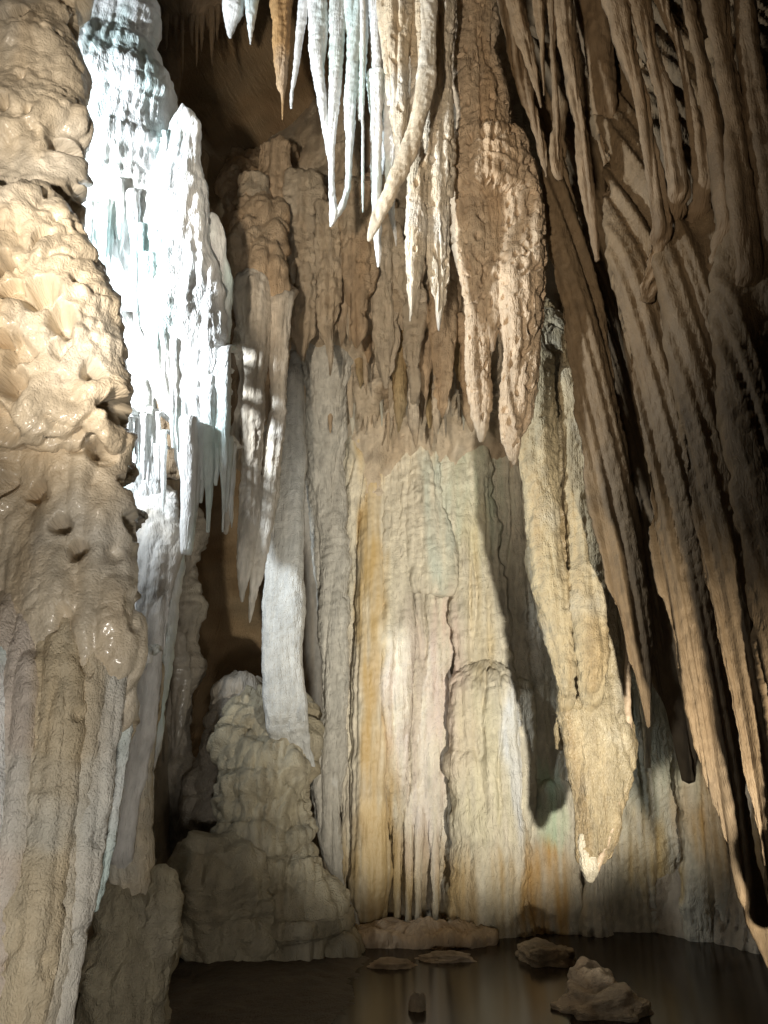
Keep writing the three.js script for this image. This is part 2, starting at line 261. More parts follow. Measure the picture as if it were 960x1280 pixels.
// back wall stains; bluish is painted lamplight, low browns hold silt and painted shading: [photo x, y, half width, half height in pixels, colour, strength]
const STAINS_AND_LIGHT = [[463, 760, 19, 300, [0.47, 0.335, 0.15], 0.8], [468, 980, 28, 130, [0.46, 0.32, 0.14], 0.85], [470, 1080, 40, 90, [0.44, 0.32, 0.16], 0.8], [460, 540, 14, 90, [0.50, 0.38, 0.2], 0.6], [500, 1120, 80, 90, [0.40, 0.29, 0.14], 0.9], [520, 500, 50, 60, [0.46, 0.29, 0.12], 0.6],
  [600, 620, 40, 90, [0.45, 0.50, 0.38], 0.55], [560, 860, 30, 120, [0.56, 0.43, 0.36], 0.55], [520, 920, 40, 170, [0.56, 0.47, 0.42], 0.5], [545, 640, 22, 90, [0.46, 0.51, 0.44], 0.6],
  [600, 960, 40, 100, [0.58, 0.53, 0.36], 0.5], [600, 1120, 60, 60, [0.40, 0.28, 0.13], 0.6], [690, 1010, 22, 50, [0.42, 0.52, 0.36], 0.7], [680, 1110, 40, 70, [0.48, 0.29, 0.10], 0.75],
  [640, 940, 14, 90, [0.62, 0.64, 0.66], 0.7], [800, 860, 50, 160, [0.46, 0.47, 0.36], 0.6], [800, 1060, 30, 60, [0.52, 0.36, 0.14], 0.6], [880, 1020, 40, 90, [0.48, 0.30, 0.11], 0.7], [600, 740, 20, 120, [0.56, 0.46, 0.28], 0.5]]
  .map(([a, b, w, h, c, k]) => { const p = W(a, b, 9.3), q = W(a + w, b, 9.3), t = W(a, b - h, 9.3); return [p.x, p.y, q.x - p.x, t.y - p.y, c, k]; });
const wallBase = mineral([0.56, 0.51, 0.40], [0.45, 0.41, 0.30], [0.58, 0.51, 0.41], { s: 0.5, p: 0.5, sf: 5, g: 0.2 });
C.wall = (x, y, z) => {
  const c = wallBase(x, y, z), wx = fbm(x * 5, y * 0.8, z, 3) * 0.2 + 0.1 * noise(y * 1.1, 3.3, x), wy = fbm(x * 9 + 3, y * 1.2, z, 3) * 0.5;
  for (const [a, b, w, h, q, k] of STAINS_AND_LIGHT) { const d = Math.hypot((x + wx - a) / w, (y + wy - b) / h); if (d < 1.5) { const m = k * (1 - sm(0.7, 1.25, d)) * (0.78 + 0.9 * noise(x * 18, y * 1.2, z * 4) + 0.5 * noise(x * 5, y * 2.5, 8)); for (let i = 0; i < 3; i++) c[i] = lerp(c[i], q[i], clamp(m)); } }
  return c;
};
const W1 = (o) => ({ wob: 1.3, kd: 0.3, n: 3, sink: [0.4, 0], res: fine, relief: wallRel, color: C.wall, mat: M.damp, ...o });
solo('curtain_column', 'grey rippled column of stone standing left of the ochre stripe', 'column', [[290, 356, 430, 8.5], [380, 366, 438, 8.2], [450, 374, 436, 8.25], [540, 382, 434, 8.6], [620, 385, 432], [750, 396, 432], [870, 401, 433], [940, 392, 432], [990, 388, 430], [1060, 400, 430], [1110, 412, 434], [1145, 424, 446], [1175, 432, 446]], 8.9, W1({ kd: 0.8, n: 2.2, relief: ribRel, color: C.grey, sink: [0.8, 0] }));
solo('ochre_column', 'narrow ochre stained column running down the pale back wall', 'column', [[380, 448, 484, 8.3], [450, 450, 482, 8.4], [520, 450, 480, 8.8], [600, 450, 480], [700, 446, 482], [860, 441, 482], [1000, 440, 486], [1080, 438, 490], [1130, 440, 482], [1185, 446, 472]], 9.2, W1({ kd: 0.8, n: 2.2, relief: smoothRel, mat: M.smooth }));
solo('wall_column', 'grey green column between rippled column and ochre stripe', 'column', [[370, 420, 466, 8.3], [450, 424, 462, 8.45], [540, 424, 460, 9.0], [700, 424, 456], [1000, 426, 452], [1120, 434, 452]], 9.3, W1({ kd: 0.6, n: 2.2 }));
solo('wall_panel', 'pale fluted slab ending in a broken ledge on the back wall', 'flowstone', [[480, 498, 552], [545, 498, 546], [620, 500, 550], [665, 502, 562], [700, 504, 567], [722, 507, 568], [734, 511, 565], [741, 517, 556]], 9.13, W1({ cap: 0.1, wob: 0.6, n: 2.2, kd: 0.22, sink: [0.4, 0], relief: sum(wallRel, ripple(0.03, 9), crinkle(0.02, 8, 3)) }));
solo('wall_panel', 'narrow pale strip of wall between the ochre stripe and the broken ledge', 'flowstone', [[470, 476, 512], [620, 476, 514], [760, 476, 516], [900, 476, 512], [1040, 478, 508]], 9.18, W1({ n: 2.4, kd: 0.4, sink: [0.3, 0.4] }));
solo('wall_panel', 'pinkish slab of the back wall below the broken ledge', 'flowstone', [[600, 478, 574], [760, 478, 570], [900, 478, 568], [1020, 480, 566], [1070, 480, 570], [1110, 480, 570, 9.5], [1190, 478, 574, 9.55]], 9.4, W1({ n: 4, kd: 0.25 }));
solo('wall_panel', 'yellowish slab with a jagged top edge between ledge and brown shadow', 'flowstone', [[520, 545, 604], [560, 543, 608], [640, 550, 618], [720, 566, 630], [800, 566, 638], [850, 566, 642], [900, 566, 644]], 9.24, W1({ n: 4, kd: 0.3, sink: [0.3, 0.3] }));
solo('wall_panel', 'rounded pale boss of stone low on the back wall', 'flowstone', [[818, 592, 622], [832, 574, 636], [850, 567, 641], [880, 565, 644], [960, 564, 650], [1060, 563, 658], [1130, 562, 662], [1200, 558, 668]], 9.1, W1({ n: 2.4, kd: 0.4, sink: [0.1, 0], relief: sum(wallRel, knobs(0.05, 4, 0.5)) }));
solo('wall_panel', 'slab of the back wall darkened by the golden stalactite', 'flowstone', [[500, 596, 664], [700, 612, 694], [850, 634, 720], [1060, 650, 730]], 9.4, W1({ n: 3.6 }));
solo('wall_column', 'ribbed column with bluish lamplight painted on beside the dark stalactite shadow', 'column', [[830, 640, 664], [940, 634, 668], [1010, 632, 668], [1080, 630, 660], [1150, 626, 656], [1200, 622, 656]], 9.12, W1({ kd: 0.7, n: 2.2, relief: ribRel }));
solo('wall_panel', 'green and orange stained apron below the dark stalactite shadow', 'flowstone', [[960, 660, 715], [1040, 655, 722], [1100, 652, 725], [1210, 650, 732]], 9.2, W1({ kd: 0.35 }));
solo('wall_column', 'thin forked rib of stone below the golden stalactite tip', 'column', [[1000, 735, 760], [1100, 730, 764], [1160, 728, 768], [1215, 728, 770]], 9.1, W1({ kd: 0.8, n: 2.2 }));
solo('wall_panel', 'broad grey green slab behind the golden stalactite', 'flowstone', [[500, 740, 800], [700, 736, 836], [850, 730, 856], [1000, 726, 866], [1100, 730, 870], [1215, 730, 880]], 9.3, W1({ n: 3.6, kd: 0.25 }));
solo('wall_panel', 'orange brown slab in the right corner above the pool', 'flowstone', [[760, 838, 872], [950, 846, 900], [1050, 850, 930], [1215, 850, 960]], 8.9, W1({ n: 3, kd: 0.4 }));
solo('wall_column', 'slim pale rib at the edge of the right hand shadow', 'column', [[540, 774, 792], [680, 778, 800], [800, 786, 806], [880, 800, 812], [960, 806, 812]], 8.8, W1({ kd: 0.9, n: 2, relief: ribRel, color: C.pale }));
// fingers at the foot of the ochre column
[[453, 1050, 1172, 10], [466, 1062, 1166, 11], [480, 1070, 1170, 12], [496, 1074, 1164, 13], [511, 1070, 1166, 11], [524, 1066, 1172, 12], [545, 1080, 1174, 16]].forEach(([x, a, b, w], i) =>
  solo('drip_finger', 'thin ochre finger of stone in the row at the foot of the back wall', 'stalactite', [[a - 120, x - w * 0.6, x + w * 0.6, 9.5], [a, x - w / 2, x + w / 2, 9.24], [lerp(a, b, 0.6), x - w * 0.4, x + w * 0.36, 9.14], [b, x - w * 0.3 - (i % 3), x + w * 0.3, 9.12]], 9.1, W1({ kd: 0.8, n: 2, relief: smoothRel, sink: [0.35, 0] }), 'row of fingers at the foot of the back wall'));

// left part of the back: white curtain, its gap, and the mound
solo('curtain_column', 'smooth bluish white curtain behind the hanging tips', 'column', [[400, 330, 378], [500, 330, 380], [570, 332, 382], [640, 330, 382], [720, 326, 378], [800, 328, 377], [880, 332, 384], [930, 336, 390], [975, 342, 396]], 8.2, W1({ wob: 0.7, kd: 0.5, sink: [0.4, 0.5], relief: sum(bulge(0.05, 2, 0.3), flute(0.02, 6, 0.08), crinkle(0.008, 14)), color: mineral([0.43, 0.43, 0.41], [0.33, 0.31, 0.27], [0.48, 0.46, 0.42]) }));
const moundRel = sum(bulge(0.14, 1.6, 1), knobs(0.2, 3, 1.1), knobs(0.09, 7, 0.9), knobs(0.03, 14, 1), ripple(0.07, 7), flute(0.05, 9, 0.16), crinkle(0.02, 14, 3));
solo('flowstone_mound', 'lumpy greenish flowstone mound rising from the dark water', 'stalagmite', [[880, 302, 366, 9.1], [925, 292, 382, 8.8], [965, 284, 388, 8.6], [1030, 268, 394, 8.5], [1090, 256, 398, 8.45], [1140, 240, 410, 8.45], [1175, 230, 424, 8.45], [1215, 226, 432, 8.45]], 8.5, { kd: 0.55, n: 2.4, res: fine, relief: moundRel, color: C.mound, mat: M.lumpy });
solo('flowstone_lobe', 'small ridged lobe on the left shoulder of the mound', 'stalagmite', [[1052, 258, 282], [1072, 248, 300], [1110, 238, 312], [1150, 232, 318], [1200, 228, 322]], 8.0, { kd: 0.6, res: fine, relief: moundRel, color: C.mound, mat: M.lumpy });
solo('rock_rib', 'dark grey rib inside the black hollow', 'rock', [[640, 222, 250], [760, 208, 245], [880, 196, 240], [980, 188, 236], [1090, 196, 240], [1200, 200, 250]], 9.6, { kd: 0.7, relief: moundRel, color: C.stone, mat: M.damp });
solo('rock_rib', 'dark slanting rock spur above the mound', 'rock', [[860, 286, 330], [940, 262, 316], [1010, 246, 300], [1090, 234, 280]], 9.2, { kd: 0.7, relief: moundRel, color: C.stone, mat: M.damp });
solo('hanging_tooth', 'glinting grey tooth of rock in the black hollow', 'stalactite', [[790, 214, 230], [860, 215, 236], [920, 212, 230], [945, 214, 222]], 8.7, { kd: 0.8, relief: ribRel, color: C.stone, mat: M.wet });

// ───────────────────────── white flowstone on the left ─────────────────────────
const whiteRel = sum(bulge(0.05, 2, 0.5), flute(0.02, 7, 0.10), flute(0.012, 18, 0.12, 4), knobs(0.02, 7, 0.5), crinkle(0.01, 12, 3));
const WH = (o) => ({ kd: 0.6, n: 2.3, res: 0.018, relief: whiteRel, color: C.white, mat: M.calcite, ...o });
const icicles = (list, d, o) => list.map(([x, a, b, w, lean = 0], i) => ['icicle', taper(x, a - 40, b, w, lean, 0.7, i * 7 + 3), d, { ...o, sink: [0.5, 0] }]);
set('white_flowstone', 'glaring white flowstone curtain with ragged icicle fringe', 'flowstone', [
  ['body', [[-120, -60, 200], [0, -50, 196], [70, -40, 192], [130, -20, 214], [180, 0, 222], [240, 20, 226], [280, 60, 226], [330, 100, 212], [390, 130, 200]], 6.2, WH({ kd: 0.45 })],
  ['lobe', [[130, 226, 230], [150, 214, 246], [190, 196, 252], [240, 178, 258], [300, 168, 270], [380, 168, 282], [440, 182, 284], [500, 196, 278], [540, 212, 262], [590, 222, 250]], 6.0, WH({ kd: 0.5 })],
  ['lobe', [[266, 262, 268], [290, 258, 282], [340, 252, 288], [420, 250, 288], [480, 258, 284], [530, 266, 278]], 6.1, WH()],
  ['body', [[300, 100, 122], [380, 118, 158], [440, 138, 180], [500, 150, 192], [570, 156, 198], [640, 160, 214], [700, 164, 228], [760, 164, 220], [820, 166, 210], [900, 160, 204], [980, 156, 196], [1040, 160, 192]], 6.3, WH({ kd: 0.7 })],
  ...icicles([[112, 280, 345, 14], [126, 285, 330, 12], [134, 270, 385, 13, -6], [150, 250, 300, 14], [168, 250, 420, 18], [176, 300, 390, 12], [186, 330, 470, 20, 4], [196, 400, 500, 16], [205, 430, 520, 14], [216, 440, 560, 16]], 5.85, WH()),
  ...icicles([[222, 500, 600, 16, 6], [230, 480, 640, 18, 4], [243, 500, 660, 20, 0], [252, 470, 600, 15], [262, 480, 665, 16, -2], [272, 470, 560, 12], [281, 440, 665, 15, -2], [204, 560, 640, 10], [198, 540, 600, 10]], 5.9, WH()),
  ...(() => { const r = rng(77), out = []; const tiers = [[104, 190, 262, 300, 22], [170, 205, 330, 400, 8], [186, 284, 440, 500, 26], [222, 290, 540, 590, 16], [156, 200, 520, 560, 8], [200, 250, 190, 300, 10], [150, 196, 60, 130, 8]];
    for (const [x0, x1, y0, y1, n] of tiers) for (let i = 0; i < n; i++) { const x = lerp(x0, x1, (i + r()) / n), y = lerp(y0, y1, (x - x0) / (x1 - x0)) + (r() - 0.5) * 50; out.push(['icicle', taper(x, y - 30, y + 18 + r() * r() * 90, 5 + r() * 9, (r() - 0.5) * 5, 0.6, Math.floor(r() * 1e6)), 5.93 + r() * 0.12, WH({ sink: [0.35, 0], res: 0.02 })]); }
    return out; })(),
], undefined);
solo('broken_stalactite', 'blunt broken white stalactite with a tan stump end', 'stalactite', [[520, 224, 248], [600, 226, 246], [660, 226, 244], [688, 226, 241], [694, 227, 240]], 5.8, WH({ kd: 0.95, relief: sum(flute(0.008, 16, 0.06), crinkle(0.003, 20)) }));
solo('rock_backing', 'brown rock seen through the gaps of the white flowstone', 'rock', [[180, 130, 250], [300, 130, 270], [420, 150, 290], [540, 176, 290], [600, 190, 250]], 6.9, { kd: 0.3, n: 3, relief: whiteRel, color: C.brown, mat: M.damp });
solo('pale_rib', 'long pale rib slanting down from the white flowstone to the tan pillar', 'flowstone', [[600, 166, 214, 6.2], [690, 166, 226, 5.9], [770, 166, 216], [860, 158, 203], [940, 150, 190], [1020, 140, 172], [1090, 132, 158], [1140, 130, 146]], 5.75, { kd: 0.6, res: 0.015, relief: sum(bulge(0.03, 2, 0.4), flute(0.022, 8, 0.06), crinkle(0.01, 14, 3)), color: mineral([0.62, 0.60, 0.57], [0.50, 0.43, 0.34], [0.66, 0.66, 0.65], { sf: 4, ys: 0.06 }), mat: M.calcite, sink: [0.2, 0.2] });
// foot pillar under the flowstone
const footRel = sum(bulge(0.08, 2.4, 0.8), knobs(0.09, 5, 0.8), knobs(0.04, 11, 0.8), flute(0.03, 8, 0.12), grooves(0.05, 4, 0.3), crinkle(0.018, 14, 3));
set('foot_pillar', 'tan pillar tapering onto a crumbly stalagmite foot by the water', 'column', [
  ['shaft', [[780, 166, 206, 6.4], [880, 158, 200, 6.1], [960, 150, 192], [1040, 138, 186], [1080, 138, 192], [1110, 146, 186], [1140, 158, 176]], 5.9, { kd: 0.8, res: 0.013, relief: sum(bulge(0.03, 3, 0.6), flute(0.02, 9, 0.1), crinkle(0.012, 14, 3)), color: C.pillar, mat: M.damp }],
  ['foot', [[1096, 142, 184], [1130, 136, 200], [1180, 124, 212], [1230, 110, 216], [1300, 92, 218], [1330, 88, 220]], 5.95, { kd: 0.8, res: 0.013, relief: footRel, color: C.mound, mat: M.lumpy }],
  ['knob', [[1082, 198, 208], [1100, 190, 214], [1150, 184, 216], [1200, 180, 216], [1260, 180, 214]], 5.85, { kd: 0.8, res: 0.013, relief: footRel, color: C.mound, mat: M.lumpy }],
]);

// ───────────────────────── knobbly wet formation close on the left ─────────────────────────
const HOLES = [[46, 140, 14], [62, 192, 11], [76, 208, 9], [14, 348, 16], [62, 382, 20], [84, 412, 18], [30, 492, 18], [140, 508, 16], [110, 552, 12], [148, 640, 14], [70, 655, 12], [92, 684, 10], [120, 470, 12], [40, 610, 12], [16, 440, 12], [132, 590, 10]].map(([a, b, r]) => { const p = W(a, b, 3.5); return [p.x, p.y, r * 3.5 / FPX]; });
const holes = (x, y, z) => { let h = 0; const q = noise(x * 16, y * 16, z * 16) * 0.022, w = noise(x * 16 + 5, y * 16, z * 16) * 0.022; for (const [a, b, r] of HOLES) { const d = Math.hypot(x - a + q, (y - b) * 0.8 + w) / r; if (d < 1.3) h = Math.max(h, 1 - sm(0.35, 1.2, d)); } return -0.17 * h; };
const knobRel = sum(bulge(0.035, 3.4, 0.7), knobs(0.08, 8, 0.6), knobs(0.045, 15, 0.7), knobs(0.016, 30, 0.8), holes, pits(0.07, 9, 0.3), crinkle(0.006, 26, 2));
const pipeRel = sum(bulge(0.04, 3, 0.3), flute(0.03, 9, 0.05), knobs(0.025, 9, 0.35), pits(0.02, 12, 0.36), crinkle(0.01, 18, 3));
set('knobbly_flowstone', 'cream wet flowstone with knobs and holes, close to the path', 'flowstone', [
  ['upper_mass', [[-160, -160, 70], [-40, -160, 92], [60, -160, 104], [120, -160, 100], [180, -160, 96], [240, -150, 92], [300, -140, 96]], 3.9, { kd: 0.35, n: 2.6, res: 0.0115, relief: knobRel, color: C.cream, mat: M.wet }],
  ['bulging_lobe', [[225, -20, 20], [255, -90, 62], [300, -70, 96], [350, -70, 124], [400, -70, 148], [450, -70, 162], [490, -70, 164], [530, -70, 150], [570, -110, 146, 3.75], [610, -110, 140, 4.1]], 3.6, { kd: 0.45, n: 2.4, res: 0.0115, relief: knobRel, color: C.cream, mat: M.wet }],
  ['lower_mass', [[470, -110, 120, 4.0], [540, -70, 148], [600, -70, 162], [660, -70, 176], [720, -70, 180], [780, -70, 178], [840, -70, 168], [900, -70, 152, 3.9], [980, -70, 138, 4.2]], 3.75, { kd: 0.4, n: 2.4, res: 0.0115, relief: sum(bulge(0.05, 3, 0.6), knobs(0.05, 8, 0.35), knobs(0.02, 16, 0.5), flute(0.03, 8, 0.12), holes, pits(0.04, 8, 0.32), crinkle(0.005, 24, 2)), color: C.cream, mat: M.wet }],
]);
const pipeCol = (b) => mineral(b, [0.50, 0.39, 0.24], [0.57, 0.57, 0.53], { s: 0.6, p: 0.6, sf: 5, ys: 0.05, pf: 3, d: 0.4 });
[['pipe of stone painted bluish white as the lamplit outer edge of the wet flowstone', [[600, -40, 50, 4.1], [760, -50, 26, 3.68], [900, -60, 8], [1050, -80, 0], [1290, -90, -20]], 3.45, C.white],  // white colour paints the cool lamp light on this edge
 ['pinkish grey organ pipe column below the wet flowstone', [[560, 0, 80, 4.1], [720, 0, 64, 3.7], [860, 2, 48], [960, -6, 38], [1060, -12, 28], [1150, -20, 14], [1300, -40, -2]], 3.5, pipeCol([0.56, 0.49, 0.43])],
 ['tan organ pipe column with ochre stripe below the wet flowstone', [[560, 40, 120, 4.1], [720, 40, 118, 3.72], [860, 40, 104], [960, 32, 92], [1060, 24, 80], [1160, 10, 66], [1300, -8, 44]], 3.55, pipeCol([0.54, 0.47, 0.35])],
 ['cream organ pipe column with a knobbly upper half', [[560, 80, 150, 4.1], [700, 84, 152, 3.75], [820, 86, 142], [920, 76, 126], [1040, 62, 106], [1160, 44, 86], [1300, 24, 64]], 3.62, pipeCol([0.55, 0.50, 0.41])],
 ['slim pale pipe on the inner edge of the organ pipes', [[620, 112, 166, 4.1], [780, 110, 164, 3.75], [880, 110, 158], [960, 98, 146], [1060, 86, 126], [1140, 78, 112], [1220, 68, 98], [1310, 62, 88]], 3.65, pipeCol([0.60, 0.57, 0.51])],
 ['sliver painted bluish white as lamplight behind the organ pipes', [[800, 146, 178], [900, 136, 168], [960, 126, 158], [1060, 112, 142], [1140, 100, 126]], 3.9, C.white],  // cool light on the left-facing side, painted as white stone
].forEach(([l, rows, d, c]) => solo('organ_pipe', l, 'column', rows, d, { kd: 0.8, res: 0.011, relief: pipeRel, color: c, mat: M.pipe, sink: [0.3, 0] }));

// ───────────────────────── hanging from the roof ─────────────────────────
const stalRel = sum(bulge(0.018, 3, 0.4), flute(0.02, 9, 0.1), knobs(0.012, 14, 0.5), crinkle(0.01, 18, 3), ripple(0.008, 20));
const ST = (o) => ({ kd: 0.8, res: 0.014, relief: stalRel, color: C.white, mat: M.calcite, ...o });
[['blunt white stalactite tooth beside the dark roof hollow', [[-80, 272, 308], [0, 277, 303], [20, 279, 299], [40, 283, 291], [48, 286, 289]]],
 ['narrow white stalactite tooth beside the dark roof hollow', [[-80, 302, 326], [0, 307, 321], [30, 309, 318], [50, 311, 315], [56, 312, 314]]],
 ['thin rough edged white stalactite with a bent tip', [[-80, 374, 400], [0, 374, 388], [40, 371, 380], [80, 367, 374], [120, 362, 367], [136, 363, 365]]],
  ['straight thin white stalactite between two longer ones', [[-80, 392, 414], [0, 396, 409], [50, 398, 407], [100, 400, 404], [120, 401, 403]]],
 ['long white stalactite forming the left side of a loop', [[-80, 408, 434], [0, 413, 431], [60, 414, 429], [120, 412, 424], [190, 409, 418], [240, 411, 420], [268, 412, 424], [284, 412, 415]]],
 ['long white stalactite forming the right side of a loop', [[-80, 428, 462], [0, 430, 456], [60, 434, 450], [120, 433, 445], [190, 432, 440], [235, 430, 438], [262, 420, 430], [280, 413, 418]]],
 ['grey short blade tucked behind the white loop', [[-60, 444, 462], [40, 446, 460], [100, 448, 456], [150, 449, 452]]],
 ['white stalactite swelling into a spade shaped tip', [[-80, 456, 482], [0, 461, 479], [70, 463, 476], [130, 465, 478], [155, 467, 485], [185, 471, 487], [208, 474, 482], [218, 476, 479]]],
 ['short grey fang beside the white loop', [[-60, 380, 412], [60, 388, 404], [120, 396, 408], [170, 405, 411], [195, 408, 410]]],
].forEach(([l, rows]) => solo('white_stalactite', l, 'stalactite', rows, 6.35, ST({ kd: 0.9 }), undefined));
[['bright white spike hanging below the folded drapery', [[90, 462, 480], [200, 463, 477], [290, 467, 477], [320, 470, 476], [334, 472, 474]], 6.15], ['bright white blade behind the spike', [[90, 478, 496], [200, 480, 495], [260, 484, 495], [290, 490, 497], [308, 494, 496]], 6.2], ['hair thin white straw stalactite', [[-60, 450, 457], [120, 451.5, 455.5], [266, 452.6, 454.2]], 6.1]]
  .forEach(([l, rows, d]) => solo('white_spike', l, 'stalactite', rows, d, ST()));
solo('folded_drapery', 'cream drapery fold sweeping down to a curled point', 'drapery', [[-80, 520, 560], [0, 526, 548], [60, 526, 544], [120, 518, 540], [170, 508, 528], [205, 492, 514], [235, 478, 500], [265, 464, 484], [290, 459, 470], [302, 459, 463]], 5.75, ST({ kd: 0.5, color: C.cream, relief: sum(stalRel, knobs(0.012, 14, 0.6)), mat: M.wet }));

solo('orange_stub', 'short orange brown stub with a thin white drip tip', 'stalactite', [[-40, 336, 366], [40, 340, 362], [80, 343, 359], [108, 346, 357], [122, 351, 356], [150, 352.4, 354]], 6.4, ST({ color: mineral([0.36, 0.22, 0.10], [0.30, 0.15, 0.05], [0.5, 0.45, 0.38]) }));

const creamRel = sum(bulge(0.03, 2.4, 0.4), flute(0.035, 8, 0.07), grooves(0.03, 8, 0.06), pits(0.025, 13, 0.3), crinkle(0.012, 16, 3));
const CR = (o) => ({ kd: 0.7, res: 0.013, relief: creamRel, color: C.cream, mat: M.damp, ...o });
[['cream fluted stalactite right of the white spade tip', [[-80, 470, 520], [0, 474, 514], [80, 478, 512], [140, 484, 512], [180, 490, 508], [215, 496, 502]], 6.0, C.cream],
 ['yellowish fluted stalactite ending in a long slim point', [[-80, 505, 545], [0, 508, 544], [120, 514, 548], [220, 506, 538], [290, 506, 532], [350, 508, 524], [402, 511, 514]], 6.05, C.cream],
 ['yellow cream fluted stalactite with a rounded long tip', [[-80, 532, 580], [0, 536, 570], [120, 540, 570], [220, 530, 566], [300, 532, 564], [370, 538, 560], [400, 543, 554], [414, 547, 550]], 6.1, C.cream],
].forEach(([l, rows, d, c]) => solo('fluted_stalactite', l, 'stalactite', rows, d, CR({ color: c })));
const pockRel = sum(bulge(0.04, 2.4, 0.5), flute(0.03, 5, 0.08), pits(0.035, 11, 0.34), pits(0.03, 20, 0.36), grooves(0.03, 6, 0.05), crinkle(0.016, 15, 3));
set('pocked_stalactite', 'big pinkish brown pocked stalactite with banded waist and split tips', 'stalactite', [
  ['shaft', [[-80, 562, 628], [0, 568, 622], [60, 567, 622], [110, 566, 628], [150, 566, 634], [190, 566, 640], [240, 566, 640]], 6.4, CR({ color: C.tan, relief: pockRel, kd: 0.7 })],
  ['collar', [[158, 570, 640], [172, 564, 656], [200, 562, 664], [230, 562, 668], [260, 566, 672]], 6.38, CR({ color: C.tan, relief: sum(pockRel, ripple(0.05, 7)), kd: 0.7 })],
  ['fang', [[200, 562, 622], [280, 566, 620], [350, 572, 618], [420, 580, 618], [480, 586, 616], [530, 594, 608], [552, 600, 603]], 6.4, CR({ color: C.tan, relief: pockRel })],
  ['fang', [[190, 618, 668], [240, 612, 678], [320, 616, 682], [400, 620, 678], [470, 624, 670], [530, 628, 660], [570, 636, 650], [582, 640, 644]], 6.35, CR({ color: C.tan, relief: pockRel })],
  ['small_fang', [[220, 600, 636], [340, 604, 632], [400, 607, 627], [440, 612, 620]], 6.32, CR({ color: C.tan, relief: pockRel, sink: [0.4, 0] })],
]);

solo('hanging_mass', 'brown fluted mass of rock carrying the long pale stalactites', 'rock', [[190, 284, 330, 9.2], [260, 276, 350, 7.6], [330, 278, 360], [400, 284, 364], [450, 290, 364], [500, 306, 356], [530, 322, 346]], 7.1, { kd: 0.5, relief: sum(bulge(0.06, 2, 0.5), flute(0.07, 5, 0.08), flute(0.03, 11, 0.1, 2), crinkle(0.02, 12, 3)), color: C.tan, mat: M.damp });
[[342, 150, 405, 50], [378, 190, 452, 46], [412, 230, 470, 36], [446, 200, 436, 46], [482, 250, 486, 40], [516, 300, 505, 34], [552, 330, 522, 32], [318, 200, 360, 36], [430, 160, 350, 34], [590, 380, 540, 26]].forEach(([x, a, b, w], i) =>
  solo('overhang_drapery', 'broad beige drapery with a ragged foot hanging in front of the overhang', 'drapery', [[a, x - w * 0.4, x + w * 0.4], [lerp(a, b, 0.25), x - w * 0.5, x + w * 0.5], [lerp(a, b, 0.5), x - w * 0.46 + i % 3, x + w * 0.48], [lerp(a, b, 0.72), x - w * 0.34, x + w * 0.36 - i % 4], [lerp(a, b, 0.9), x - w * 0.16 + (i % 3) * 2 - 2, x + w * 0.2], [b, x - 1, x + 2]], 7.72 - (i % 4) * 0.06, CR({ kd: 0.6, res: 0.018, relief: sum(creamRel, knobs(0.05, 6, 0.4), flute(0.04, 9, 0.08, 3)), color: i % 3 ? C.beige : C.tan, mat: i % 2 ? M.lumpy : M.damp, sink: [0.9, 0], wob: 2 }), 'draperies over the overhang'));
// long paired tips in front of the white curtain
[['long pale stalactite with a tan point over the black hollow', [[300, 290, 340], [400, 296, 338], [500, 302, 330], [580, 301, 328], [650, 300, 323], [700, 299, 315], [735, 299, 308], [753, 301, 304]], 6.95],
 ['long pale stalactite with a needle point in front of the curtain', [[320, 330, 366], [430, 334, 362], [500, 338, 358], [540, 332, 356], [600, 326, 350], [660, 320, 340], [720, 313, 328], [760, 310, 318], [779, 311, 313]], 7.0],
 ['short pale stalactite left of the long tan pointed one', [[380, 278, 308], [480, 278, 304], [560, 280, 300], [620, 280, 292], [668, 280, 284]], 6.95],
].forEach(([l, rows, d]) => solo('long_stalactite', l, 'stalactite', rows, d, ST({ color: mineral([0.62, 0.57, 0.49], [0.45, 0.36, 0.26], [0.68, 0.66, 0.62]), relief: sum(stalRel, flute(0.012, 16, 0.1, 3)), sink: [0.6, 0] })));

